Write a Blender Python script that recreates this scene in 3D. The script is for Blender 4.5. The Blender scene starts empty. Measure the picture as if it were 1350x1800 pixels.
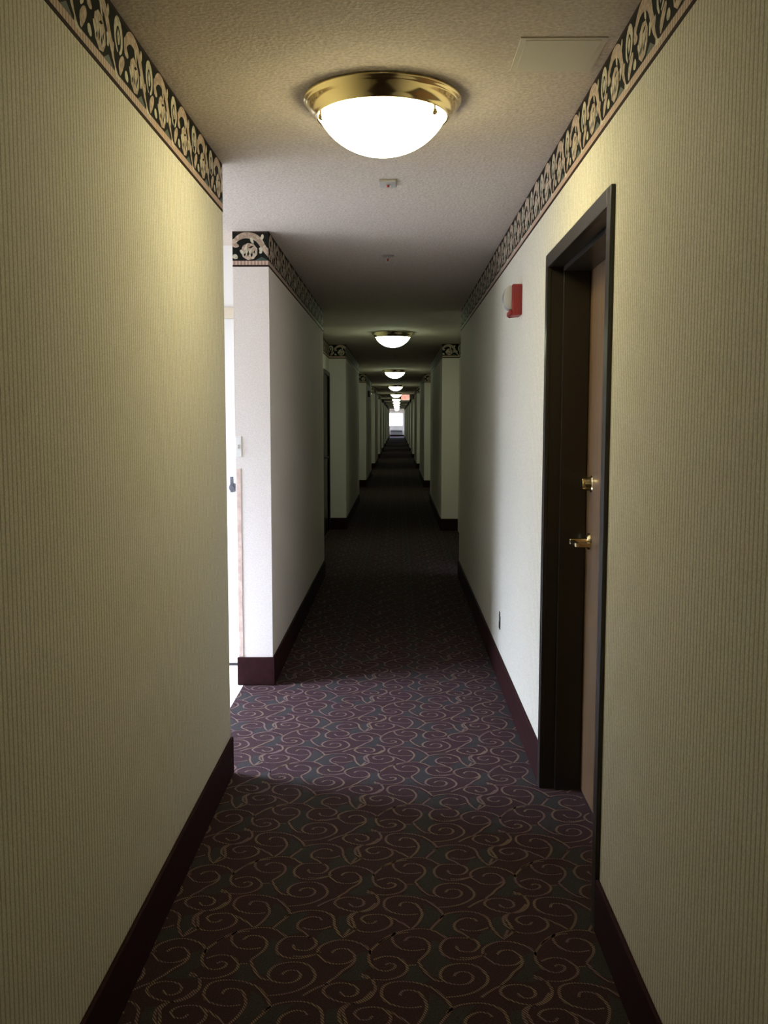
import bpy, bmesh, math, random
from mathutils import Vector, Matrix
S = bpy.context.scene
C = S.collection

# ------------------------------------------------------------------ camera
cam_d = bpy.data.cameras.new('camera')
cam = bpy.data.objects.new('camera', cam_d); C.objects.link(cam)
cam_d.sensor_fit = 'VERTICAL'; cam_d.sensor_height = 36.0
cam_d.lens = 36.0 * 1670.3 / 1800.0
cam_d.clip_start = .02; cam_d.clip_end = 300
PITCH, YAW, ROLL, EYE = .0962, .0141, .0007, 1.451
fw = Vector((-math.sin(YAW)*math.cos(PITCH), math.cos(YAW)*math.cos(PITCH), -math.sin(PITCH)))
rt = Vector((math.cos(YAW), math.sin(YAW), 0)); up = rt.cross(fw)
rt, up = rt*math.cos(ROLL)+up*math.sin(ROLL), up*math.cos(ROLL)-rt*math.sin(ROLL)
M = Matrix((rt, up, -fw)).transposed().to_4x4(); M.translation = (0, 0, EYE)
cam.matrix_world = M
S.camera = cam

# ------------------------------------------------------------------ view, sky, window portals
S.view_settings.view_transform = 'Standard'; S.view_settings.look = 'None'
S.view_settings.gamma = 1; S.view_settings.use_curve_mapping = False
S.view_settings.exposure = 0.0
S.cycles.max_bounces = 10; S.cycles.diffuse_bounces = 6; S.cycles.glossy_bounces = 4
S.cycles.transparent_max_bounces = 8; S.cycles.sample_clamp_indirect = 6
S.cycles.caustics_reflective = False; S.cycles.caustics_refractive = False
S.cycles.use_denoising = True
SKY = 96.0
w = bpy.data.worlds.new('overcast_sky'); S.world = w; w.use_nodes = True
nt = w.node_tree; bg = nt.nodes['Background']
tc = nt.nodes.new('ShaderNodeTexCoord'); sx = nt.nodes.new('ShaderNodeSeparateXYZ')
rp = nt.nodes.new('ShaderNodeValToRGB'); mp = nt.nodes.new('ShaderNodeMapRange')
mp.inputs['From Min'].default_value = -.1; mp.inputs['From Max'].default_value = .55
nt.links.new(tc.outputs['Generated'], sx.inputs[0]); nt.links.new(sx.outputs['Z'], mp.inputs['Value'])
nt.links.new(mp.outputs[0], rp.inputs[0]); nt.links.new(rp.outputs[0], bg.inputs['Color'])
rp.color_ramp.elements[0].color = (.07, .07, .075, 1); rp.color_ramp.elements[1].color = (.69, .755, 1.0, 1)
_e = rp.color_ramp.elements.new(.16); _e.color = (.08, .085, .105, 1)
_e = rp.color_ramp.elements.new(.6); _e.color = (.125, .142, .20, 1)
bg.inputs['Strength'].default_value = SKY

def portal(name, loc, rot, sx_, sy_):
    d = bpy.data.lights.new(name, 'AREA'); d.shape = 'RECTANGLE'; d.size = sx_; d.size_y = sy_
    d.cycles.is_portal = True
    o = bpy.data.objects.new(name, d); C.objects.link(o); o.location = loc; o.rotation_euler = rot
    return o
PI = math.pi
WIN_Y0, WIN_Y1, WIN_Z0, WIN_Z1, LOBX = 3.88, 5.05, .80, 2.40, -2.8
portal('lobby_window_portal', (LOBX-.06, (WIN_Y0+WIN_Y1)/2, (WIN_Z0+WIN_Z1)/2), (0, -PI/2, 0), WIN_Z1-WIN_Z0, WIN_Y1-WIN_Y0)
portal('end_window_portal', (-.14, 85.62, 1.53), (-PI/2, 0, 0), 1.28, 1.2)
LAMP_NEAR, LAMP_FAR = 27.5, 18.0
LAMP_NEAR_C, LAMP_FAR_C = (1, .88, .49), (.84, 1, .66)

# ------------------------------------------------------------------ materials
def mat(name, col, rough=.6, metal=0, spec=.5):
    m = bpy.data.materials.new(name); m.use_nodes = True
    b = m.node_tree.nodes['Principled BSDF']
    b.inputs['Base Color'].default_value = (*col, 1); b.inputs['Roughness'].default_value = rough
    b.inputs['Metallic'].default_value = metal; b.inputs['Specular IOR Level'].default_value = spec
    return m
def N(m, t): return m.node_tree.nodes.new(t)
def LK(m, a, b): m.node_tree.links.new(a, b)
def BS(m): return m.node_tree.nodes['Principled BSDF']
def speckle(m, c1, c2, scale, detail=3, bump=0, dist=.002, lo=.35, hi=.65):
    tc = N(m, 'ShaderNodeTexCoord'); no = N(m, 'ShaderNodeTexNoise'); r = N(m, 'ShaderNodeValToRGB')
    no.inputs['Scale'].default_value = scale; no.inputs['Detail'].default_value = detail
    LK(m, tc.outputs['Object'], no.inputs['Vector']); LK(m, no.outputs['Fac'], r.inputs[0])
    r.color_ramp.elements[0].position = lo; r.color_ramp.elements[1].position = hi
    r.color_ramp.elements[0].color = (*c1, 1); r.color_ramp.elements[1].color = (*c2, 1)
    LK(m, r.outputs[0], BS(m).inputs['Base Color'])
    if bump:
        bp = N(m, 'ShaderNodeBump'); bp.inputs['Strength'].default_value = bump; bp.inputs['Distance'].default_value = dist
        LK(m, no.outputs['Fac'], bp.inputs['Height']); LK(m, bp.outputs[0], BS(m).inputs['Normal'])
    return tc, no, r

# vertical ribbed wallpaper: ribs every 19 mm along the wall (X + Y runs along every wall face)
M_paper = mat('ribbed_wallpaper', (.6, .57, .46), .75, spec=.25)
def make_paper(m):
    tc = N(m, 'ShaderNodeTexCoord'); s = N(m, 'ShaderNodeSeparateXYZ'); LK(m, tc.outputs['Object'], s.inputs[0])
    a = N(m, 'ShaderNodeMath'); a.operation = 'ADD'; LK(m, s.outputs['X'], a.inputs[0]); LK(m, s.outputs['Y'], a.inputs[1])
    nz = N(m, 'ShaderNodeTexNoise'); nz.inputs['Scale'].default_value = 60; LK(m, tc.outputs['Object'], nz.inputs['Vector'])
    nz.inputs['Detail'].default_value = 2
    nj = N(m, 'ShaderNodeMath'); nj.operation = 'MULTIPLY_ADD'; nj.inputs[1].default_value = .004; LK(m, nz.outputs['Fac'], nj.inputs[0]); LK(m, a.outputs[0], nj.inputs[2])
    d = N(m, 'ShaderNodeMath'); d.operation = 'MULTIPLY'; d.inputs[1].default_value = 2*PI/.0192; LK(m, nj.outputs[0], d.inputs[0])
    si = N(m, 'ShaderNodeMath'); si.operation = 'SINE'; LK(m, d.outputs[0], si.inputs[0])
    mr = N(m, 'ShaderNodeMapRange'); mr.inputs['From Min'].default_value = -1; mr.inputs['From Max'].default_value = -.2
    LK(m, si.outputs[0], mr.inputs['Value'])
    gr = N(m, 'ShaderNodeTexNoise'); gr.inputs['Scale'].default_value = 260; gr.inputs['Detail'].default_value = 3
    LK(m, tc.outputs['Object'], gr.inputs['Vector'])
    r = N(m, 'ShaderNodeMix'); r.data_type = 'RGBA'
    r.inputs['A'].default_value = (.47, .44, .345, 1); r.inputs['B'].default_value = (.755, .73, .615, 1)
    LK(m, mr.outputs[0], r.inputs['Factor'])
    r2 = N(m, 'ShaderNodeMix'); r2.data_type = 'RGBA'; r2.blend_type = 'MULTIPLY'; r2.inputs['Factor'].default_value = 1
    g2 = N(m, 'ShaderNodeValToRGB'); g2.color_ramp.elements[0].position = .3; g2.color_ramp.elements[1].position = .7
    g2.color_ramp.elements[0].color = (.80, .80, .78, 1); g2.color_ramp.elements[1].color = (1.12, 1.12, 1.14, 1)
    LK(m, gr.outputs['Fac'], g2.inputs[0]); LK(m, r.outputs['Result'], r2.inputs['A']); LK(m, g2.outputs[0], r2.inputs['B'])
    LK(m, r2.outputs['Result'], BS(m).inputs['Base Color'])
    bp = N(m, 'ShaderNodeBump'); bp.inputs['Strength'].default_value = .35; bp.inputs['Distance'].default_value = .0015
    LK(m, mr.outputs[0], bp.inputs['Height']); LK(m, bp.outputs[0], BS(m).inputs['Normal'])
make_paper(M_paper)
M_wall = mat('plain_cream_wallpaper', (.60, .58, .53), .75, spec=.2)
speckle(M_wall, (.72, .665, .62), (.82, .76, .715), 160, 3, .25, .002)
M_ceil = mat('textured_ceiling', (.55, .5, .42), .9, spec=.15)
speckle(M_ceil, (.475, .412, .350), (.675, .595, .520), 95, 4, .6, .004, .3, .7)
M_base = mat('burgundy_vinyl_base', (.030, .007, .012), .75, spec=.12)
speckle(M_base, (.017, .0042, .0045), (.026, .0065, .007), 30)
M_tile = mat('white_floor_tile', (.75, .74, .70), .35)
M_white = mat('white_paint', (.80, .79, .76), .6)
M_beige = mat('beige_paint', (.62, .55, .42), .6)
M_bare = mat('bare_pinkish_edge', (.62, .43, .36), .8)
speckle(M_bare, (.55, .40, .34), (.72, .56, .48), 25)
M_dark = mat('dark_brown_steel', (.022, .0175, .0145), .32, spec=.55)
M_wood = mat('tan_wood_veneer', (.28, .17, .10), .5)
def make_wood(m):
    tc = N(m, 'ShaderNodeTexCoord'); mp = N(m, 'ShaderNodeMapping'); mp.inputs['Scale'].default_value = (30, 30, 1.2)
    no = N(m, 'ShaderNodeTexNoise'); no.inputs['Scale'].default_value = 2.0; no.inputs['Detail'].default_value = 5
    r = N(m, 'ShaderNodeValToRGB'); r.color_ramp.elements[0].position = .3; r.color_ramp.elements[1].position = .7
    r.color_ramp.elements[0].color = (.120, .068, .029, 1); r.color_ramp.elements[1].color = (.180, .108, .050, 1)
    LK(m, tc.outputs['Object'], mp.inputs[0]); LK(m, mp.outputs[0], no.inputs['Vector']); LK(m, no.outputs['Fac'], r.inputs[0])
    LK(m, r.outputs[0], BS(m).inputs['Base Color'])
make_wood(M_wood)
M_brass = mat('polished_brass', (.93, .79, .48), .16, 1)
M_steel = mat('satin_steel', (.5, .5, .5), .3, 1)
M_red = mat('red_plastic', (.25, .010, .010), .4)
M_redbulb = mat('red_bulb', (.6, .01, .02), .15)
M_black = mat('black_plastic', (.012, .012, .013), .5)
M_plate = mat('off_white_plastic', (.42, .40, .36), .5)
M_panel = mat('painted_panel', (.56, .53, .45), .8, spec=.2)
M_latch = mat('dull_latch_metal', (.12, .12, .13), .45, .6)
M_escu = mat('grey_escutcheon', (.26, .23, .21), .5)
M_grey = mat('grey_painted_metal', (.25, .26, .27), .5)
M_lens = mat('clear_strobe_lens', (.75, .75, .73), .12); BS(M_lens).inputs['Transmission Weight'].default_value = .3
def glass_mat():
    m = bpy.data.materials.new('window_glass'); m.use_nodes = True; t = m.node_tree; t.nodes.clear()
    o = t.nodes.new('ShaderNodeOutputMaterial'); mx = t.nodes.new('ShaderNodeMixShader'); fr = t.nodes.new('ShaderNodeFresnel')
    tr = t.nodes.new('ShaderNodeBsdfTransparent'); gl = t.nodes.new('ShaderNodeBsdfGlossy'); gl.inputs['Roughness'].default_value = .02
    fr.inputs['IOR'].default_value = 1.3; tr.inputs['Color'].default_value = (.95, .98, .96, 1)
    t.links.new(fr.outputs[0], mx.inputs[0]); t.links.new(tr.outputs[0], mx.inputs[1]); t.links.new(gl.outputs[0], mx.inputs[2])
    t.links.new(mx.outputs[0], o.inputs[0]); return m
M_glass = glass_mat()
def emis(name, col, k):
    m = mat(name, (.9, .9, .9), .3); b = BS(m)
    b.inputs['Emission Color'].default_value = (*col, 1); b.inputs['Emission Strength'].default_value = k; return m
M_bowl_near = emis('lit_frosted_glass', LAMP_NEAR_C, LAMP_NEAR)
M_bowl_far = emis('lit_frosted_glass_cool', LAMP_FAR_C, LAMP_FAR)
M_exit = emis('lit_red_letters', (1, .02, .03), 2.2)
M_exitface = emis('lit_exit_face', (1, .80, .62), .5)
# wallpaper border colours
M_b_dark = mat('border_dark_green', (.0095, .0115, .0095), .85, spec=.12)
M_b_brown = mat('border_brown_line', (.034, .019, .016), .85, spec=.12)
M_b_peach = mat('border_peach', (.44, .33, .24), .6)
speckle(M_b_peach, (.33, .235, .17), (.52, .41, .31), 70, 2, lo=.4, hi=.6)
M_b_cream = mat('border_cream', (.52, .48, .36), .6)
speckle(M_b_cream, (.36, .33, .23), (.58, .54, .42), 60, 2, lo=.35, hi=.55)
M_b_rope = mat('border_pink_rope', (.42, .27, .22), .6)
def make_rope(m):
    tc = N(m, 'ShaderNodeTexCoord'); s = N(m, 'ShaderNodeSeparateXYZ'); LK(m, tc.outputs['Object'], s.inputs[0])
    a = N(m, 'ShaderNodeMath'); a.operation = 'ADD'; LK(m, s.outputs['X'], a.inputs[0]); LK(m, s.outputs['Y'], a.inputs[1])
    d = N(m, 'ShaderNodeMath'); d.operation = 'MULTIPLY'; d.inputs[1].default_value = 2*PI/.018; LK(m, a.outputs[0], d.inputs[0])
    si = N(m, 'ShaderNodeMath'); si.operation = 'SINE'; LK(m, d.outputs[0], si.inputs[0])
    r = N(m, 'ShaderNodeValToRGB'); r.color_ramp.elements[0].position = .0; r.color_ramp.elements[1].position = .5
    r.color_ramp.elements[0].color = (.34, .22, .17, 1); r.color_ramp.elements[1].color = (.56, .42, .33, 1)
    LK(m, si.outputs[0], r.inputs[0]); LK(m, r.outputs[0], BS(m).inputs['Base Color'])
make_rope(M_b_rope)
# carpet
M_c_burg = mat('carpet_burgundy_pile', (.030, .010, .013), .95, spec=.1)
M_c_char = mat('carpet_charcoal_pile', (.020, .023, .024), .95, spec=.1)
M_c_gold = mat('carpet_gold_yarn', (.14, .10, .06), .9, spec=.1)
def make_pile(m, c1, c2, scale):
    speckle(m, c1, c2, scale, 2, .8, .003, .35, .65)
make_pile(M_c_burg, (.024, .0118, .0135), (.050, .0265, .030), 300)
make_pile(M_c_char, (.022, .0195, .0195), (.044, .040, .041), 300)
def make_yarn(m):
    tc = N(m, 'ShaderNodeTexCoord'); s = N(m, 'ShaderNodeSeparateXYZ'); LK(m, tc.outputs['Object'], s.inputs[0])
    # short diagonal stitches
    a = N(m, 'ShaderNodeMath'); a.operation = 'MULTIPLY_ADD'; a.inputs[1].default_value = .7; LK(m, s.outputs['Y'], a.inputs[0]); LK(m, s.outputs['X'], a.inputs[2])
    d = N(m, 'ShaderNodeMath'); d.operation = 'MULTIPLY'; d.inputs[1].default_value = 2*PI/.0078; LK(m, a.outputs[0], d.inputs[0])
    si = N(m, 'ShaderNodeMath'); si.operation = 'SINE'; LK(m, d.outputs[0], si.inputs[0])
    mr = N(m, 'ShaderNodeMapRange'); mr.inputs['From Min'].default_value = -.5; mr.inputs['From Max'].default_value = .3; LK(m, si.outputs[0], mr.inputs['Value'])
    no = N(m, 'ShaderNodeTexNoise'); no.inputs['Scale'].default_value = 14; LK(m, tc.outputs['Object'], no.inputs['Vector'])
    r = N(m, 'ShaderNodeValToRGB'); r.color_ramp.elements[0].position = .42; r.color_ramp.elements[1].position = .58
    r.color_ramp.elements[0].color = (.175, .118, .115, 1); r.color_ramp.elements[1].color = (.205, .155, .105, 1)
    LK(m, no.outputs['Fac'], r.inputs[0])
    mx = N(m, 'ShaderNodeMix'); mx.data_type = 'RGBA'; mx.inputs['A'].default_value = (.045, .022, .024, 1)
    LK(m, mr.outputs[0], mx.inputs['Factor']); LK(m, r.outputs[0], mx.inputs['B']); LK(m, mx.outputs['Result'], BS(m).inputs['Base Color'])
make_yarn(M_c_gold)

# ------------------------------------------------------------------ mesh helpers
class MB:
    def __init__(s): s.v = []; s.f = []; s.m = []; s.mats = []
    def slot(s, m):
        if m not in s.mats: s.mats.append(m)
        return s.mats.index(m)
    def face(s, pts, m):
        i = len(s.v); s.v += [tuple(p) for p in pts]; s.f.append(tuple(range(i, i+len(pts)))); s.m.append(s.slot(m))
    def box(s, a, b, m, skip=''):
        (x0, y0, z0), (x1, y1, z1) = a, b; i = len(s.v); k = s.slot(m)
        s.v += [(x0,y0,z0),(x1,y0,z0),(x1,y1,z0),(x0,y1,z0),(x0,y0,z1),(x1,y0,z1),(x1,y1,z1),(x0,y1,z1)]
        for q in ((0,3,2,1),(4,5,6,7),(0,1,5,4),(1,2,6,5),(2,3,7,6),(3,0,4,7)):
            s.f.append(tuple(i+j for j in q)); s.m.append(k)
    def lathe(s, prof, c, m, n=48, axis='Z'):
        i = len(s.v); k = s.slot(m)
        for r, h in prof:
            for j in range(n):
                a = 2*PI*j/n; x, y = r*math.cos(a), r*math.sin(a)
                p = {'Z': (x, y, h), 'X': (h, x, y), 'Y': (x, h, y)}[axis]
                s.v.append((c[0]+p[0], c[1]+p[1], c[2]+p[2]))
        for q in range(len(prof)-1):
            for j in range(n):
                s.f.append((i+q*n+j, i+q*n+(j+1) % n, i+(q+1)*n+(j+1) % n, i+(q+1)*n+j)); s.m.append(k)
        for q in (0, len(prof)-1):
            if prof[q][0] > 1e-4: s.f.append(tuple(i+q*n+j for j in range(n))); s.m.append(k)
    def build(s, name, parent=None, smooth=False, bevel=0):
        me = bpy.data.meshes.new(name); me.from_pydata(s.v, [], s.f)
        for m in s.mats: me.materials.append(m)
        me.polygons.foreach_set('material_index', s.m)
        if smooth: me.polygons.foreach_set('use_smooth', [True]*len(s.f))
        me.update()
        if smooth or bevel:
            bm = bmesh.new(); bm.from_mesh(me); bmesh.ops.remove_doubles(bm, verts=bm.verts, dist=1e-6)
            bmesh.ops.recalc_face_normals(bm, faces=bm.faces); bm.to_mesh(me); bm.free()
        o = bpy.data.objects.new(name, me); C.objects.link(o)
        if bevel:
            b = o.modifiers.new('bevel', 'BEVEL'); b.width = bevel; b.segments = 2; b.limit_method = 'ANGLE'
        if parent: o.parent = parent
        return o
def tag(o, label, cat, group=None, kind=None):
    o['label'] = label; o['category'] = cat
    if group: o['group'] = group
    if kind: o['kind'] = kind
    return o
def empty(name, loc, label, cat, group=None, kind=None):
    o = bpy.data.objects.new(name, None); C.objects.link(o); o.location = loc; o.empty_display_size = .05
    return tag(o, label, cat, group, kind)
def sbox(name, a, b, m, label, cat):
    k = MB(); k.box(a, b, m); return tag(k.build(name), label, cat, kind='structure')
def poly_ribbon(mb, pts, widths, place, m, keep=None):
    """flat ribbon along 2D pts; place((u,v)) -> 3D"""
    n = len(pts); L = []; R = []
    for i in range(n):
        a = pts[max(i-1, 0)]; b = pts[min(i+1, n-1)]
        tx, ty = b[0]-a[0], b[1]-a[1]; q = math.hypot(tx, ty) or 1; nx, ny = -ty/q, tx/q
        w_ = widths(i/(n-1), tx/q, ty/q)/2 if callable(widths) else widths/2
        L.append((pts[i][0]+nx*w_, pts[i][1]+ny*w_)); R.append((pts[i][0]-nx*w_, pts[i][1]-ny*w_))
    k = mb.slot(m)
    for i in range(n-1):
        if keep and not keep(pts[i]): continue
        j = len(mb.v); mb.v += [place(R[i]), place(R[i+1]), place(L[i+1]), place(L[i])]
        mb.f.append((j, j+1, j+2, j+3)); mb.m.append(k)
def smooth_line(p, k=3):
    """Catmull-Rom resample"""
    out = []
    for i in range(len(p)-1):
        p0 = p[max(i-1, 0)]; p1 = p[i]; p2 = p[i+1]; p3 = p[min(i+2, len(p)-1)]
        for j in range(k):
            t = j/k
            out.append(tuple(.5*((2*p1[c]) + (-p0[c]+p2[c])*t + (2*p0[c]-5*p1[c]+4*p2[c]-p3[c])*t*t + (-p0[c]+3*p1[c]-3*p2[c]+p3[c])*t**3) for c in (0, 1)))
    out.append(tuple(p[-1])); return out

# ------------------------------------------------------------------ plan of the corridor
H = 2.44; XL, XR = -.6835, .575; XLB, XLR, XRR = -.682, -.90, .80; BH = .157; BT = .012
Y1, Y2 = 3.79, 5.107; YBACK = -6.5; YEND = 85.5
LEFT = [(YBACK, Y1), (Y2, 8.79)]; RIGHT = [(YBACK, 8.78)]
STARTS = [12.6+8.08*k for k in range(9)]
for s in STARTS:
    LEFT.append((s, s+4.3)); RIGHT.append((s-.1, s+4.25))
DY0, DY1, DZ = 2.59, 3.70, 2.074
CARPET_LINES = [[[0.009,2.278],[0.015,2.297],[0.032,2.302],[0.055,2.294],[0.069,2.268],[0.076,2.235],[0.068,2.199],[0.056,2.171],[0.045,2.154]],[[0.065,2.235],[0.042,2.229],[0.013,2.231],[-0.021,2.248],[-0.037,2.277],[-0.035,2.311],[-0.022,2.329],[0.005,2.339],[0.044,2.336],[0.067,2.327],[0.093,2.311],[0.112,2.287],[0.126,2.261],[0.137,2.232],[0.127,2.204],[0.111,2.176],[0.097,2.148]],[[0.023,2.532],[0.032,2.549],[0.048,2.554],[0.069,2.549],[0.086,2.53],[0.092,2.508],[0.088,2.482],[0.075,2.457],[0.059,2.433]],[[0.078,2.492],[0.047,2.484],[0.015,2.491],[-0.002,2.509],[-0.011,2.535],[-0.011,2.561],[-0.002,2.573]],[[-0.051,2.521],[-0.031,2.548],[-0.009,2.568],[0.019,2.585],[0.059,2.597],[0.095,2.593],[0.12,2.573],[0.14,2.55]],[[-0.021,2.661],[0.001,2.642],[0.02,2.623],[0.038,2.599]],[[-0.073,2.476],[-0.075,2.439],[-0.061,2.402],[-0.033,2.385],[-0.01,2.394],[-0.003,2.411],[-0.017,2.423],[-0.03,2.414]],[[0.033,2.577],[0.004,2.57],[-0.038,2.535],[-0.066,2.491],[-0.074,2.472]],[[-0.063,2.437],[-0.031,2.455],[0.004,2.448],[0.026,2.417],[0.028,2.39],[0.011,2.363],[-0.023,2.346],[-0.063,2.348],[-0.094,2.361]],[[0.028,2.413],[0.052,2.415]],[[0.059,2.43],[0.067,2.406],[0.077,2.383],[0.091,2.359],[0.107,2.343],[0.125,2.341]],[[0.151,2.364],[0.158,2.379],[0.175,2.386],[0.193,2.379],[0.201,2.359],[0.192,2.339],[0.175,2.329],[0.148,2.329],[0.126,2.341],[0.115,2.366],[0.122,2.395],[0.137,2.412],[0.161,2.422],[0.188,2.423],[0.211,2.414],[0.229,2.391],[0.239,2.363],[0.234,2.335],[0.215,2.31],[0.191,2.291],[0.158,2.278],[0.126,2.273]],[[0.164,2.509],[0.173,2.487],[0.192,2.48],[0.213,2.484],[0.229,2.51],[0.224,2.532],[0.208,2.548],[0.176,2.551],[0.144,2.547],[0.127,2.524],[0.121,2.499],[0.126,2.47],[0.142,2.452],[0.165,2.442],[0.196,2.443],[0.225,2.457],[0.245,2.472]],[[0.233,2.64],[0.227,2.652],[0.205,2.659],[0.182,2.646],[0.168,2.625],[0.168,2.598],[0.185,2.576],[0.201,2.557],[0.214,2.538]],[[0.182,2.598],[0.207,2.588],[0.236,2.59],[0.263,2.606]],[[-0.329,2.652],[-0.305,2.68],[-0.271,2.693],[-0.237,2.695],[-0.208,2.684],[-0.188,2.663],[-0.181,2.637],[-0.179,2.613],[-0.167,2.576],[-0.152,2.546]],[[-0.152,2.545],[-0.132,2.568],[-0.119,2.59],[-0.125,2.627],[-0.132,2.659],[-0.121,2.68]],[[-0.177,2.469],[-0.167,2.485],[-0.148,2.491],[-0.131,2.485],[-0.116,2.464],[-0.113,2.433],[-0.123,2.409],[-0.142,2.386],[-0.157,2.359],[-0.173,2.339],[-0.184,2.32]],[[-0.118,2.436],[-0.131,2.422],[-0.154,2.416],[-0.182,2.421],[-0.204,2.444],[-0.215,2.468],[-0.212,2.497],[-0.189,2.522],[-0.162,2.534],[-0.133,2.533],[-0.104,2.519],[-0.082,2.499],[-0.069,2.464]],[[-0.144,2.293],[-0.135,2.277],[-0.117,2.272],[-0.101,2.283],[-0.099,2.302],[-0.109,2.318],[-0.129,2.329],[-0.156,2.329],[-0.178,2.317],[-0.187,2.295],[-0.174,2.271],[-0.154,2.256],[-0.128,2.246],[-0.099,2.244],[-0.072,2.262],[-0.056,2.292],[-0.055,2.319],[-0.068,2.352],[-0.092,2.372]],[[-0.175,2.328],[-0.197,2.314],[-0.218,2.295],[-0.238,2.273]],[[-0.059,2.639],[-0.068,2.625],[-0.09,2.627],[-0.103,2.649],[-0.088,2.669],[-0.051,2.675],[-0.025,2.661],[-0.013,2.629],[-0.026,2.601],[-0.053,2.582],[-0.085,2.577],[-0.114,2.588],[-0.136,2.617],[-0.141,2.652],[-0.131,2.677],[-0.107,2.69],[-0.082,2.707],[-0.062,2.741]],[[-0.134,2.593],[-0.147,2.556]],[[0.229,2.462],[0.199,2.451],[0.172,2.452]]]
CARPET_PATCHES = [[[0.075,2.448],[0.094,2.492],[0.099,2.537],[0.118,2.53],[0.12,2.486],[0.132,2.449],[0.151,2.425],[0.123,2.401],[0.111,2.358],[0.088,2.372],[0.068,2.424]],[[0.083,2.294],[0.107,2.272],[0.13,2.232],[0.112,2.193],[0.092,2.158],[0.06,2.161],[0.077,2.207],[0.082,2.25]],[[-0.169,2.662],[-0.125,2.675],[-0.137,2.655],[-0.13,2.62],[-0.126,2.586],[-0.151,2.556],[-0.171,2.606],[-0.173,2.641]],[[-0.109,2.464],[-0.078,2.483],[-0.073,2.428],[-0.063,2.404],[-0.095,2.38],[-0.074,2.347],[-0.127,2.34],[-0.154,2.354],[-0.126,2.386],[-0.109,2.415]],[[-0.205,2.589],[-0.179,2.596],[-0.157,2.54],[-0.194,2.513],[-0.215,2.516],[-0.227,2.545]],[[0.034,2.409],[0.056,2.418],[0.071,2.371],[0.09,2.343],[0.07,2.332],[0.021,2.345],[0.03,2.377]],[[0.147,2.674],[0.2,2.689],[0.175,2.653],[0.161,2.604],[0.177,2.571],[0.144,2.554],[0.103,2.593],[0.123,2.638]]]
# ------------------------------------------------------------------ floor with scroll pattern
def on_carpet(p):
    x, y = p
    if x > XR+.004 or x < XL-.004:
        if x > XR:
            if DY0+.03 < y < DY1-.03: return x < .715
            if y < 8.78: return False
            return x < XRR and not any(a < y < b for a, b in RIGHT)
        if y < Y1: return False
        if Y1 <= y <= Y2: return x > -.845
        if y < 8.79: return False
        return x > XLR and not any(a < y < b for a, b in LEFT)
    return YBACK < y < YEND
mb = MB()
mb.face([(-.845, YBACK-.1, 0), (1.0, YBACK-.1, 0), (1.0, 8.5, 0), (-.845, 8.5, 0)], M_c_burg)
mb.face([(-1.1, 8.5, 0), (1.0, 8.5, 0), (1.0, 86, 0), (-1.1, 86, 0)], M_c_burg)
TX, TY = .452, .445
lines = [smooth_line(l, 3) for l in CARPET_LINES]
coarse = [l if len(l) < 5 else l[:-1:2]+[l[-1]] for l in CARPET_LINES]
for ty in range(-8, 78):
    far = ty > 22
    for tx in range(-3, 4):
        ox, oy = tx*TX, ty*TY
        for P in CARPET_PATCHES:
            cx = sum(p[0] for p in P)/len(P)+ox; cy = sum(p[1] for p in P)/len(P)+oy
            if on_carpet((cx, cy)) and (XL-.02 < cx < XR+.02 or all(on_carpet((p[0]+ox, p[1]+oy)) for p in P)):
                mb.face([(p[0]+ox, p[1]+oy, .0004) for p in P], M_c_char)
        for l in (coarse if far else lines):
            pts = [(p[0]+ox, p[1]+oy) for p in l]
            if max(p[0] for p in pts) < -.95 or min(p[0] for p in pts) > .85: continue
            poly_ribbon(mb, pts, lambda t, dx, dy: .0038+.0046*abs(dy), lambda q: (q[0], q[1], .0008), M_c_gold, on_carpet)
tag(mb.build('floor'), 'burgundy corridor carpet with charcoal patches and gold spiral scrolls', 'carpet', kind='structure')
k = MB(); k.face([(LOBX-.1, 2.6, .0), (-.845, 2.6, .0), (-.845, 5.7, .0), (LOBX-.1, 5.7, .0)], M_tile)
tag(k.build('floor'), 'white tile floor of the bright side lobby beyond the carpet edge', 'floor', kind='structure')

# ------------------------------------------------------------------ ceiling and walls
sbox('ceiling', (LOBX-.1, YBACK-.1, H), (1.1, YEND+.2, H+.1), M_ceil, 'cream textured ceiling running the length of the corridor', 'ceiling')
def wall(side, a, b, label, m=None): return sbox('wall_'+side, a, b, m or M_wall, label, 'wall')
wall('left', (XL-.13, YBACK, 0), (XL, Y1, H), 'ribbed cream wallpapered wall on the left, nearest the camera', M_paper)
for i, (a, b) in enumerate(LEFT[1:]):
    x0 = -.872 if i == 0 else -1.1
    lab = 'wallpapered wall block just past the bright left opening, its end face lit white' if i == 0 else \
          'wallpapered left wall block with its end face beside recess %s down the corridor' % ['one', 'two', 'three', 'four', 'five', 'six', 'seven', 'eight', 'nine'][i-1]
    wall('left', (x0 if i else -.872, a, 0), (XLB, b, H), lab)
wall('left', (-1.1, 5.601, 0), (-.873, 8.79, H), 'side return of the wall block past the left opening')
ORD = ['first', 'second', 'third', 'fourth', 'fifth', 'sixth', 'seventh', 'eighth', 'ninth', 'last']
for i in range(1, len(LEFT)):
    a = LEFT[i][1]; b = LEFT[i+1][0] if i+1 < len(LEFT) else YEND
    wall('left', (-1.1, a, 0), (XLR, b, H), 'back wall of the %s left door recess' % ORD[i-1])
k = MB()
k.box((XR, YBACK, 0), (.79, DY0+.01, H), M_paper); k.box((XR, DY1-.01, 0), (.79, 8.78, H), M_paper)
k.box((XR, DY0+.01, DZ-.01), (.79, DY1-.01, H), M_paper)
tag(k.build('wall_right'), 'ribbed cream wallpapered wall on the right holding the nearest door', 'wall', kind='structure')
for i, (a, b) in enumerate(RIGHT[1:]):
    wall('right', (XR+.005, a, 0), (1.0, b, H), '%s wallpapered right wall block past the nearest door wall' % ORD[i])
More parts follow.
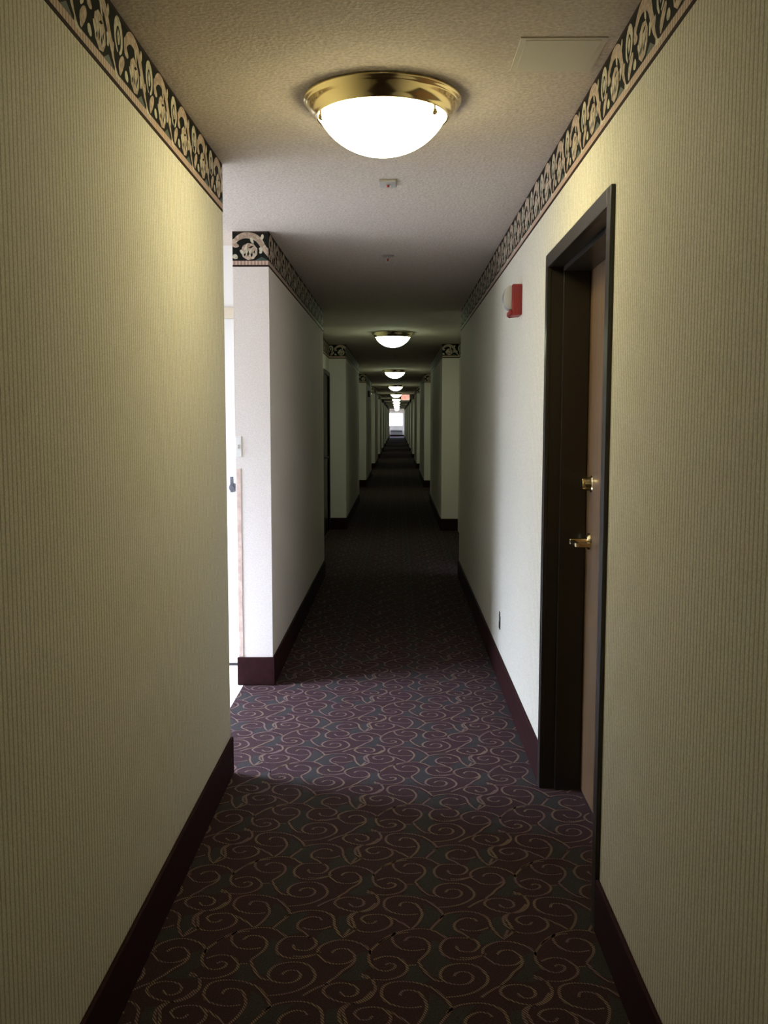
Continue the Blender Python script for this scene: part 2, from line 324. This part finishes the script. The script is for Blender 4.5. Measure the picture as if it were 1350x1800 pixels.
for i in range(len(RIGHT)):
    a = RIGHT[i][1]; b = RIGHT[i+1][0] if i+1 < len(RIGHT) else YEND
    wall('right', (XRR, a, 0), (1.0, b, H), 'back wall of the %s right door recess' % ORD[i])
# wall across the corridor behind the camera
wall('near', (XL-.13, YBACK-.1, 0), (1.0, YBACK, H), 'wall closing the corridor behind the camera')
# end wall with window opening
EW = dict(x0=-.78, x1=.50, z0=.93, z1=2.13)
k = MB()
k.box((-1.1, YEND, 0), (1.0, YEND+.12, EW['z0']), M_white); k.box((-1.1, YEND, EW['z1']), (1.0, YEND+.12, H), M_white)
k.box((-1.1, YEND, EW['z0']), (EW['x0'], YEND+.12, EW['z1']), M_white); k.box((EW['x1'], YEND, EW['z0']), (1.0, YEND+.12, EW['z1']), M_white)
tag(k.build('wall_far'), 'pale wall at the far end of the corridor around the bright window', 'wall', kind='structure')
# lobby walls
k = MB()
k.box((LOBX-.12, 2.6, 0), (LOBX, WIN_Y0, H), M_white); k.box((LOBX-.12, WIN_Y1, 0), (LOBX, 5.7, H), M_white)
k.box((LOBX-.12, WIN_Y0, 0), (LOBX, WIN_Y1, WIN_Z0), M_white); k.box((LOBX-.12, WIN_Y0, WIN_Z1), (LOBX, WIN_Y1, H), M_white)
tag(k.build('wall_lobby'), 'white window wall of the side lobby', 'wall', kind='structure')
sbox('wall_lobby', (LOBX, 2.5, 0), (XL-.13, 2.6, H), M_white, 'white near wall of the side lobby', 'wall')
LDX0, LDX1, LDZ = -1.83, -.885, 2.04
k = MB(); k.box((LOBX, 5.5, 0), (LDX0, 5.6, H), M_white); k.box((LDX0, 5.5, LDZ), (LDX1, 5.6, H), M_white)
k.box((LDX1, 5.5, 0), (-.872, 5.6, H), M_white)
tag(k.build('wall_lobby'), 'glaring white wall of the side lobby seen through the left opening', 'wall', kind='structure')

# ------------------------------------------------------------------ windows
def window(name, horiz, c0, c1, z0, z1, pos, label):
    """horiz 'X' or 'Y': the axis the window runs along"""
    e = empty(name, (0, 0, 0), label, 'window', kind='structure')
    def P(u, d, z): return (u, pos+d, z) if horiz == 'X' else (pos-d, u, z)
    def B(k, u0, u1, d0, d1, a, b, m):
        p, q = P(u0, d0, a), P(u1, d1, b); k.box(tuple(map(min, p, q)), tuple(map(max, p, q)), m)
    k = MB(); f = .045
    B(k, c0, c0+f, .0, .08, z0, z1, M_white); B(k, c1-f, c1, .0, .08, z0, z1, M_white)
    B(k, c0, c1, .0, .08, z0, z0+f, M_white); B(k, c0, c1, .0, .08, z1-f, z1, M_white)
    m_ = (c0+c1)/2; B(k, m_-.025, m_+.025, .01, .07, z0, z1, M_white)
    k.build('window_frame', e)
    for a, b in ((c0+f, m_-.025), (m_+.025, c1-f)):
        k = MB(); k.face([P(a, .05, z0+f), P(b, .05, z0+f), P(b, .05, z1-f), P(a, .05, z1-f)], M_glass); k.build('window_pane', e)
    k = MB(); B(k, c0-.02, c1+.02, -.03, .0, z0-.03, z0, M_white); k.build('window_sill', e)
window('window_1', 'Y', WIN_Y0, WIN_Y1, WIN_Z0, WIN_Z1, LOBX, 'daylit window of the side lobby')
window('window_2', 'X', EW['x0'], EW['x1'], EW['z0'], EW['z1'], YEND, 'blazing two-pane window at the far end of the corridor')

# ------------------------------------------------------------------ baseboards
def base(side, boxes, label):
    k = MB()
    for a, b in boxes: k.box(a, b, M_base)
    tag(k.build('baseboard_'+side, bevel=.004), label, 'baseboard', kind='structure')
base('left', [((XL, YBACK, .001), (XL+BT, Y1+.004, BH))], 'burgundy baseboard along the nearest left wall')
base('left', [((-.876, Y2-BT, .001), (XLB+BT, Y2, BH)), ((XLB, Y2, .001), (XLB+BT, 8.79, BH))], 'burgundy baseboard wrapping the block past the left opening')
for i, (a, b) in enumerate(LEFT[2:]):
    base('left', [((XLR, a-BT, .001), (XLB+BT, a, BH)), ((XLB, a, .001), (XLB+BT, b, BH))], 'dark baseboard around the %s left wall block past the first recess' % ORD[i])
base('right', [((XR-BT, YBACK, .001), (XR, DY0, BH))], 'burgundy baseboard on the right, nearer than the door')
base('right', [((XR-BT, DY1, .001), (XR, 8.78, BH))], 'burgundy baseboard on the right beyond the door under the lit wall')
for i, (a, b) in enumerate(RIGHT[1:]):
    base('right', [((XR-BT+.005, a-BT, .001), (XRR, a, BH)), ((XR-BT+.005, a, .001), (XR+.005, b, BH))], 'dark baseboard around the %s right wall block past the first recess' % ORD[i])
RD = .98  # recess doors are this wide, set against the far end of each recess
for i in range(1, len(LEFT)):
    a = LEFT[i][1]; b = LEFT[i+1][0] if i+1 < len(LEFT) else YEND
    base('left', [((XLR, a, .001), (XLR+BT, b-RD-.13, BH))], 'dark baseboard at the back of the %s left recess' % ORD[i-1])
for i in range(len(RIGHT)):
    a = RIGHT[i][1]; b = RIGHT[i+1][0] if i+1 < len(RIGHT) else YEND
    base('right', [((XRR-BT, a, .001), (XRR, b-RD-.13, BH))], 'dark baseboard at the back of the %s right recess' % ORD[i])
base('far', [((-.9, YEND-BT, .001), (.8, YEND, BH))], 'black baseboard under the far window')

# ------------------------------------------------------------------ wallpaper border
BHT = .183; PER = .2885; U = .000395
def px(pts): return [((x-575)*U, (1715-y)*U) for x, y in pts]
ARCH = px([(372,1400),(400,1362),(450,1325),(510,1305),(570,1305),(640,1322),(700,1360),(740,1415),(775,1480),(815,1540),(855,1590),(890,1625)])
ROSE = (0, (1715-1515)*U, 106*U)
PETALS = [px(p) for p in ([(560,1560),(540,1470),(560,1400),(520,1440),(500,1500)], [(480,1560),(440,1500),(470,1490),(500,1520),(515,1570)],
          [(540,1600),(560,1540),(590,1480),(650,1440),(600,1500),(580,1570)], [(610,1600),(600,1560),(640,1500),(680,1500),(660,1560)])]
LEAVES = [(px([(720,1350),(745,1285),(770,1300),(770,1340),(745,1370)]), 1), (px([(350,1330),(400,1400),(450,1445),(400,1470),(340,1450)]), 0),
          (px([(350,1560),(395,1545),(425,1580),(418,1610),(385,1615),(350,1600)]), 1), (px([(700,1470),(745,1455),(755,1500),(740,1545),(705,1540),(715,1505)]), 1),
          (px([(770,1400),(820,1480),(860,1470),(840,1550),(790,1500)]), 0), (px([(640,1420),(600,1400),(580,1340),(605,1330),(630,1370)]), 1),
          (px([(940,1560),(1000,1500),(1060,1480),(1080,1520),(1020,1590),(960,1640)]), 0), (px([(860,1600),(930,1640),(1010,1650),(930,1665),(860,1650)]), 1)]
RING = px([(930,1500),(890,1450),(885,1380),(915,1325),(965,1310),(1010,1345),(1025,1410),(1005,1470),(965,1500)])
GREEN = mat('border_green_triangle', (.035, .060, .050), .6)  # green of the triangle printed in the border pattern
CUTS = [px(p) for p in ([(500,1555),(530,1530),(525,1565),(510,1580)], [(545,1545),(565,1500),(572,1550),(556,1590)], [(592,1560),(615,1520),(622,1560),(604,1592)],
        [(630,1520),(655,1490),(650,1530),(636,1550)], [(560,1470),(600,1445),(640,1450),(600,1470)])]
def rounded(p):
    n = len(p); o = []
    for i in range(n):
        a, c = p[i], p[(i+1) % n]
        o += [(a[0]*.75+c[0]*.25, a[1]*.75+c[1]*.25), (a[0]*.25+c[0]*.75, a[1]*.25+c[1]*.75)]
    return o
def border(o, t, n, length, first, detailed=True, label=''):
    """strip from point o along unit t, facing n; first = distance of the first rosette"""
    k = MB(); o = Vector(o); t = Vector(t); n = Vector(n); Z = Vector((0, 0, 1)); z0 = H-BHT
    def pl(d):
        def f(q): return tuple(o + t*q[0] + Z*(z0+q[1]) + n*d)
        return f
    def strip(v0, v1, m, d, step=None):
        P_ = pl(d); k.face([P_((0, v0)), P_((length, v0)), P_((length, v1)), P_((0, v1))], m)
    # paper body
    a = o + Z*z0; b = o + t*length + n*.001 + Z*H
    k.box(tuple(map(min, a, b)), tuple(map(max, a, b)), M_b_dark)
    strip(0, .009, M_b_brown, .0013); strip(.010, .031, M_b_rope, .0013); strip(.031, .034, M_b_brown, .0013); strip(.173, .183, M_b_brown, .0013)
    def clipf(P_, q): return P_((min(max(q[0], 0), length), q[1]))
    if detailed:
        u = first - PER*math.ceil(first/PER) - PER
        while u < length+PER:
            def sh(pts, m, d):
                q = [(p[0]+u, p[1]) for p in pts]
                if max(x for x, _ in q) <= 0 or min(x for x, _ in q) >= length: return
                k.face([clipf(pl(d), x) for x in q], m)
            def inside(p): return 0 <= p[0] <= length
            sh(px([(640,1636),(740,1585),(840,1636)]), GREEN, .0015)
            poly_ribbon(k, [(p[0]+u, p[1]) for p in smooth_line(ARCH, 2)], lambda s, dx, dy: (.008+.025*math.sin(PI*min(1, s*1.0+.08))**.7),
                        lambda q: clipf(pl(.0017), q), M_b_peach)
            r = ROSE
            sh([(r[0]+r[2]*math.cos(2*PI*j/18)*(1+.07*(j % 2)), r[1]+r[2]*math.sin(2*PI*j/18)*(1+.07*(j % 2))) for j in range(18)], M_b_peach, .0019)
            for c in CUTS: sh(c, M_b_dark, .0021)
            for p in PETALS: sh(rounded(p), M_b_cream, .0020)
            for p, c in LEAVES: sh(rounded(p), M_b_cream if c else M_b_peach, .0018)
            poly_ribbon(k, [(p[0]+u, p[1]) for p in smooth_line(RING, 2)], lambda s, dx, dy: .006+.017*math.sin(PI*s),
                        lambda q: clipf(pl(.0018), q), M_b_cream)
            sh(px([(945,1455),(925,1400),(950,1350),(985,1390),(975,1440)]), M_b_cream, .0018)
            u += PER
    return tag(k.build('trim_1'), label, 'wallpaper border', kind='structure')
border((XL, YBACK, 0), (0, 1, 0), (1, 0, 0), Y1-YBACK, 2.256-YBACK, label='scroll-patterned wallpaper border at the top of the nearest left wall')
border((-.872, Y2, 0), (1, 0, 0), (0, -1, 0), .190, .089, label='short piece of floral border on the bright end face past the left opening')
border((XLB, Y2, 0), (0, 1, 0), (1, 0, 0), 8.79-Y2, .1, label='dim scroll border receding above the left wall past the opening')
border((XR, 8.78, 0), (0, -1, 0), (-1, 0, 0), 8.78-YBACK, 8.78-2.331, label='scroll-patterned wallpaper border at the top of the long right wall')
for i in range(1, len(LEFT)):
    a = LEFT[i][1]; b = LEFT[i+1][0] if i+1 < len(LEFT) else YEND; det = b < 40
    border((XLR, a, 0), (0, 1, 0), (1, 0, 0), b-a, .1, det, 'border at the top of the %s left recess' % ORD[i-1])
    if i+1 < len(LEFT):
        c, d = LEFT[i+1]
        border((XLR, c, 0), (1, 0, 0), (0, -1, 0), XLB-XLR, .16, det, 'border on the end face beyond the %s left recess' % ORD[i-1])
        border((XLB, c, 0), (0, 1, 0), (1, 0, 0), d-c, .1, det, 'border along the left wall beyond the %s left recess' % ORD[i-1])
for i in range(len(RIGHT)):
    a = RIGHT[i][1]; b = RIGHT[i+1][0] if i+1 < len(RIGHT) else YEND; det = b < 40
    border((XRR, b, 0), (0, -1, 0), (-1, 0, 0), b-a, .1, det, 'border at the top of the %s right recess' % ORD[i])
    if i+1 < len(RIGHT):
        c, d = RIGHT[i+1]
        border((XR+.005, c, 0), (1, 0, 0), (0, -1, 0), XRR-XR-.005, .09, det, 'border on the end face beyond the %s right recess' % ORD[i])
        border((XR+.005, d, 0), (0, -1, 0), (-1, 0, 0), d-c, .1, det, 'border along the right wall beyond the %s right recess' % ORD[i])

# ------------------------------------------------------------------ nearest door, right
d1 = empty('door_1', (XR, (DY0+DY1)/2, 0), 'tan wooden door in a dark brown steel frame on the right, brass lever and deadbolt', 'door', kind='structure')
def rel(mb, org):
    mb.v = [(x-org[0], y-org[1], z-org[2]) for x, y, z in mb.v]; return mb
O1 = (XR, (DY0+DY1)/2, 0)
k = MB(); F = .05
k.box((XR-.012, DY0, 0), (XR+.004, DY0+F, DZ), M_dark); k.box((XR-.012, DY1-F, 0), (XR+.004, DY1, DZ), M_dark)
k.box((XR-.012, DY0+F, DZ-F), (XR+.004, DY1-F, DZ), M_dark)
# jamb returns
k.box((XR-.006, DY0+.012, 0), (.79, DY0+F-.002, DZ-.012), M_dark); k.box((XR-.006, DY1-F+.002, 0), (.79, DY1-.012, DZ-.012), M_dark)
k.box((XR-.006, DY0+F-.002, DZ-F+.002), (.79, DY1-F+.002, DZ-.012), M_dark)
rel(k, O1).build('door_frame', d1, bevel=.0025)
k = MB(); SY = .016
k.box((.622, DY1-F-SY, 0), (.722, DY1-F+.002, DZ-F), M_dark); k.box((.622, DY0+F-.002, 0), (.722, DY0+F+SY, DZ-F), M_dark)
k.box((.622, DY0+F+SY, DZ-F-SY), (.722, DY1-F-SY, DZ-F+.002), M_dark)
rel(k, O1).build('door_stop', d1, bevel=.002)
k = MB(); k.box((.724, DY0+F+.002, .006), (.768, DY1-F-.002, DZ-F-.003), M_wood)
leaf = rel(k, O1).build('door_leaf', d1, bevel=.001); leaf['label'] = 'tan wood veneer leaf'
DBY, LVY = 3.555, 3.56
k = MB(); k.lathe([(.0, -.036), (.020, -.036), (.022, -.033), (.0225, -.026), (.027, -.004), (.032, 0), (.0, 0)], (.724, DBY, 1.215), M_brass, 28, 'X')
k.box((.684, DBY-.0015, 1.203), (.6885, DBY+.0015, 1.227), M_black)
rel(k, O1).build('deadbolt', leaf, smooth=False)['label'] = 'brass deadbolt cylinder'
k = MB(); LZ = .998
k.lathe([(.0, -.014), (.022, -.014), (.031, -.006), (.033, 0), (0, 0)], (.724, LVY, LZ), M_brass, 28, 'X')
k.lathe([(.011, -.055), (.011, -.014)], (.724, LVY, LZ), M_brass, 20, 'X')
k.box((.648, LVY-.013, LZ-.009), (.690, LVY+.013, LZ+.011), M_brass)
k.box((.648, LVY-.115, LZ-.006), (.664, LVY-.012, LZ+.009), M_brass)
k.box((.648, LVY-.128, LZ-.006), (.704, LVY-.114, LZ+.009), M_brass)
lv = rel(k, O1).build('door_lever', leaf, bevel=.002); lv['label'] = 'brass lever handle'

# ------------------------------------------------------------------ lobby door
d2 = empty('door_2', (LDX1, 5.5, 0), 'white side lobby door glimpsed through the left opening, with a latch handle', 'door', kind='structure'); O2 = (LDX1, 5.5, 0)
k = MB(); k.box((LDX0+.01, 5.515, .018), (LDX1-.004, 5.555, LDZ-.01), M_white); lf = rel(k, O2).build('door_leaf', d2)
k = MB(); k.box((LDX0-.05, 5.485, LDZ-.01), (LDX1+.01, 5.50, LDZ+.05), M_beige); k.box((LDX0-.05, 5.485, 0), (LDX0, 5.50, LDZ), M_beige)
rel(k, O2).build('door_frame', d2)
k = MB(); k.lathe([(0, -.05), (.012, -.05), (.014, -.02), (.026, -.008), (.026, 0), (0, 0)], (-.955, 5.515, 1.06), M_latch, 18, 'Y')
k.box((-.968, 5.480, 1.035), (-.952, 5.500, 1.125), M_latch)
rel(k, O2).build('door_handle', lf)
k = MB(); k.box((LDX0, 5.52, 0), (LDX1, 5.60, .016), M_black); rel(k, O2).build('door_gap_shade', d2)  # black strip standing in for the shade in the gap under the leaf

# ------------------------------------------------------------------ recess doors
def recess_door_proto():
    e = bpy.data.objects.new('door', None); C.objects.link(e)
    W = RD+.1; k = MB()
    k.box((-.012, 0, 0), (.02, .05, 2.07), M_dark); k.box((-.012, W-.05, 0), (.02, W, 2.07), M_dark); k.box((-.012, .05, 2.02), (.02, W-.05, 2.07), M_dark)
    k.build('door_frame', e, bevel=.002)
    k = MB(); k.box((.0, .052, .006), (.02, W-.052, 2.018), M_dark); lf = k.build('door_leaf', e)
    k = MB(); k.lathe([(0, -.05), (.012, -.05), (.012, -.012), (.028, -.008), (.028, 0), (0, 0)], (0, W-.12, 1.0), M_latch, 18, 'X')
    k.box((-.055, W-.22, .992), (-.042, W-.11, 1.008), M_latch); k.build('door_handle', lf)
    return e
proto = recess_door_proto(); used = False; nd = 3
def put_door(x, y, flip, label):
    global used, nd
    if not used: r = proto; used = True
    else:
        r = proto.copy(); C.objects.link(r)
        for ch in proto.children:
            if ch.parent != proto: continue
            c = ch.copy(); C.objects.link(c); c.parent = r
            for g in ch.children:
                d = g.copy(); C.objects.link(d); d.parent = c
    r.name = 'door_%d' % nd; nd += 1
    r.location = (x, y, 0)
    if flip: r.rotation_euler = (0, 0, PI); r.location = (x, y+RD+.1, 0)
    tag(r, label, 'door', 'dark doors in the recesses', 'structure')
bpy.context.view_layer.update()
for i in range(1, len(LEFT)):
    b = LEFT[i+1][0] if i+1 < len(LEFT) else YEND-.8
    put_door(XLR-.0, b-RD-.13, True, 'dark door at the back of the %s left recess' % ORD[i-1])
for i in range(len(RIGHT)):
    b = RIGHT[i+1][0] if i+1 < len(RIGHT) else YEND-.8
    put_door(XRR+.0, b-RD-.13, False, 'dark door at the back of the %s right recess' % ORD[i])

# ------------------------------------------------------------------ ceiling lamps
def lamp(loc, near, label, src=None):
    e = empty('ceiling_lamp', loc, label, 'lamp', 'flush brass and glass ceiling lamps')
    if src:
        for ch in src.children:
            c = ch.copy(); C.objects.link(c); c.parent = e
        return e
    k = MB(); k.lathe([(.0, .0), (.238, 0), (.2435, -.002), (.2445, -.006), (.2425, -.010), (.2380, -.0115), (.2375, -.0150), (.2335, -.0165), (.2310, -.020),
                       (.2290, -.027), (.2230, -.037), (.2150, -.046), (.2080, -.052), (.2065, -.056), (.2030, -.0585), (.1985, -.056), (.1970, -.050), (.0, -.050)],
                      (0, 0, 0), M_brass, 96); k.build('brass_pan', e, smooth=True)
    k = MB(); n = 10; prof = []
    for j in range(n+1):
        a = math.radians(66)*(1-j/n); prof.append((.1965*math.sin(a)/math.sin(math.radians(66)), -.056-.112*(math.cos(a)-math.cos(math.radians(66)))/(1-math.cos(math.radians(66)))))
    k.lathe(prof[::-1], (0, 0, 0), M_bowl_near if near else M_bowl_far, 64 if near else 32)
    bo = k.build('glass_bowl', e, smooth=True); bo['label'] = 'glowing frosted glass bowl'
    for a in (322, 202, 82):
        ax, ay = .199*math.cos(math.radians(a)), .199*math.sin(math.radians(a))
        k = MB(); k.lathe([(0, -.085), (.007, -.083), (.0092, -.076), (.007, -.069), (.004, -.066), (.0035, -.055), (.0, -.055)], (ax, ay, 0), M_brass, 16)
        k.box((ax*.955-.006, ay*.955-.006, -.070), (ax-.0+.002, ay+.006, -.067), M_brass)
        k.build('thumb_screw', e, smooth=False)
    return e
bpy.context.view_layer.update()
lamp((-.049, 3.05, H), True, 'brass-rimmed bowl ceiling lamp nearest the camera')
lamp((-.049, -3.4, H), True, 'added unseen bowl ceiling lamp behind the camera, brightening the near walls')  # unseen extra lamp, added to brighten the walls near the camera
l2 = lamp((-.056, 10.9, H), False, 'small brass-rimmed ceiling lamp, second from the camera')
bpy.context.view_layer.update()
for i in range(9):
    lamp((-.056, 18.9+8.05*i, H), False, '%s glowing ceiling lamp down the corridor' % ['third', 'fourth', 'fifth', 'sixth', 'seventh', 'eighth', 'ninth', 'tenth', 'eleventh'][i], l2)

# ------------------------------------------------------------------ sprinklers
def sprinkler(loc, label, plate=False):
    q = .36 if plate else 1.0
    e = empty('sprinkler_head', loc, label, 'sprinkler', 'ceiling sprinklers')
    k = MB()
    if plate:
        k.box((-.036, -.055, -.010), (.036, .055, 0), M_plate)
    else: k.lathe([(.0, -.006), (.030, -.006), (.038, -.002), (.038, 0), (0, 0)], (0, 0, 0), M_escu, 28)
    k.build('escutcheon', e, bevel=.003 if plate else 0)
    z = -.010 if plate else -.006
    k = MB(); k.lathe([(.008, z), (.008, z-.008*q), (.005, z-.010*q), (.0, z-.010*q)], (0, 0, 0), M_steel, 14)
    for s in (-1, 1): k.box((s*.009-.0015, -.002, z-.030*q), (s*.009+.0015, .002, z-.004), M_steel)
    k.build('yoke', e)
    k = MB(); k.lathe([(0, z-.033*q), (.013*q, z-.033*q), (.014*q, z-.0315*q), (.0, z-.030*q)], (0, 0, 0), M_steel, 16); k.build('deflector', e)
    k = MB(); k.lathe([(0, z-.030*q), (.0035, z-.028*q), (.0055, z-.020*q), (.0045, z-.011*q), (.0, z-.002)], (0, 0, 0), M_redbulb, 12); k.build('bulb', e, smooth=True)
sprinkler((-.042, 4.08, H), 'ceiling fitting with a tiny red bulb on a rectangular plate, nearest the camera', True)
sprinkler((-.060, 5.86, H), 'faint round ceiling sprinkler, second from the camera')
sprinkler((-.035, 14.9, H), 'tiny glinting sprinkler between the second and third lamps')
sprinkler((-.030, 23.4, H), 'tiny sprinkler between the third and fourth lamps')

# ------------------------------------------------------------------ ceiling access panel
k = MB(); k.box((.318, 2.575, H-.0025), (.545, 2.815, H), M_panel); k.box((.333, 2.590, H-.0035), (.530, 2.800, H-.0025), M_panel)
tag(k.build('access_panel', bevel=.0015), 'square painted access panel in the ceiling near the right border', 'panel')

# ------------------------------------------------------------------ fire alarm strobes
def strobe(loc, side, label, body):
    e = empty('fire_alarm_strobe', loc, label, 'fire alarm', 'wall fire alarm strobes')
    s = side; bx = lambda k, x0, x1, y0, y1, z0, z1, m: k.box((min(s*x0, s*x1), y0, z0), (max(s*x0, s*x1), y1, z1), m)
    k = MB(); bx(k, 0, .045, -.058, .058, -.070, .070, body); bx(k, .045, .058, -.058, .058, -.070, -.048, body); k.build('housing', e, bevel=.004)
    k = MB(); n = 14
    ring = [(.046+.036*math.sin(PI*j/n)**.8, .012+(-.055)*math.cos(PI*j/n)) for j in range(n+1)]
    for a, b in zip(ring, ring[1:]):
        k.face([(s*a[0], -.040, a[1]), (s*b[0], -.040, b[1]), (s*b[0], .040, b[1]), (s*a[0], .040, a[1])], M_lens)
    for y in (-.040, .040): k.face([(s*a[0], y, a[1]) for a in ring], M_lens)
    o = k.build('strobe_lens', e, smooth=False, bevel=.002); o['label'] = 'clear domed lens'
    k = MB(); bx(k, .0455, .058, -.022, .022, -.030, .052, M_plate); k.build('reflector', e)
strobe((XR, 4.53, 2.008), -1, 'red fire alarm strobe on the right wall beyond the near door', M_red)
strobe((XLB, 21.9, 2.05), 1, 'tiny fire alarm strobe on the left wall far down the corridor', M_black)

# ------------------------------------------------------------------ open outlet box
e = empty('outlet_box', (XR, 5.24, .335), 'small black uncovered electrical outlet low on the bright right wall', 'outlet')
k = MB(); k.box((-.004, -.028, -.045), (.0, .028, .030), M_black); k.box((-.004, -.010, .030), (0, .014, .052), M_black); k.build('box', e, bevel=.001)
k = MB(); k.box((-.007, -.016, .000), (-.004, .012, .026), M_plate); k.build('receptacle', e, bevel=.001)

# ------------------------------------------------------------------ switch plate and bare strip on the lit end face
k = MB(); k.box((-.866, Y2-.004, .16), (-.844, Y2, 1.19), M_bare)
tag(k.build('trim_2'), 'narrow pinkish bare strip up the edge of the bright end face', 'trim', kind='structure')
e = empty('switch_plate', (-.853, Y2, 1.31), 'pale wall plate on the left edge of the bright end face', 'switch')
k = MB(); k.box((-.016, -.006, -.055), (.016, 0, .055), M_white); k.build('plate', e, bevel=.002)
k = MB(); k.box((-.004, -.012, -.010), (.004, -.006, .010), M_plate); k.build('toggle', e)

# ------------------------------------------------------------------ exit sign
XS = 36.0
e = empty('exit_sign', (.296, XS, H), 'glowing red EXIT sign hanging from the ceiling right of the far lamps', 'sign')
k = MB(); k.box((-.015, -.015, -.03), (.015, .015, 0), M_white); k.build('mounting_stem', e)
k = MB(); k.box((-.155, -.03, -.24), (.155, .03, -.03), M_exitface); k.build('sign_housing', e, bevel=.004)
k = MB()
def bar(x0, z0, x1, z1, t=.026):
    dx, dz = x1-x0, z1-z0; q = math.hypot(dx, dz); nx, nz = -dz/q*t/2, dx/q*t/2
    a = [(x0+nx, z0+nz), (x1+nx, z1+nz), (x1-nx, z1-nz), (x0-nx, z0-nz)]
    f = [(x, -.034, z) for x, z in a]; b = [(x, -.030, z) for x, z in a]
    k.face(f, M_exit)
    for j in range(4): k.face([f[j], f[(j+1) % 4], b[(j+1) % 4], b[j]], M_exit)
zb, zt = -.205, -.065
x = -.125; bar(x, zb-.009, x, zt+.009); [bar(x, z, x+.05, z) for z in (zb, (zb+zt)/2, zt)]
x = -.058; bar(x, zb, x+.055, zt); bar(x, zt, x+.055, zb)
x = .026; bar(x, zb, x, zt)
x = .090; bar(x, zb, x, zt); bar(x-.033, zt, x+.033, zt)
k.build('exit_letters', e)['label'] = 'red letters reading EXIT'

# ------------------------------------------------------------------ wall heater below the far window
e = empty('wall_heater', (-.09, YEND, 0), 'grey louvred heating unit under the far window', 'heater')
k = MB(); k.box((-.55, -.22, .16), (.55, 0, .58), M_grey); k.build('casing', e, bevel=.01)
k = MB()
for j in range(6): k.box((-.50, -.228, .40+j*.025), (.50, -.221, .412+j*.025), M_black)
k.build('louvre_grille', e)
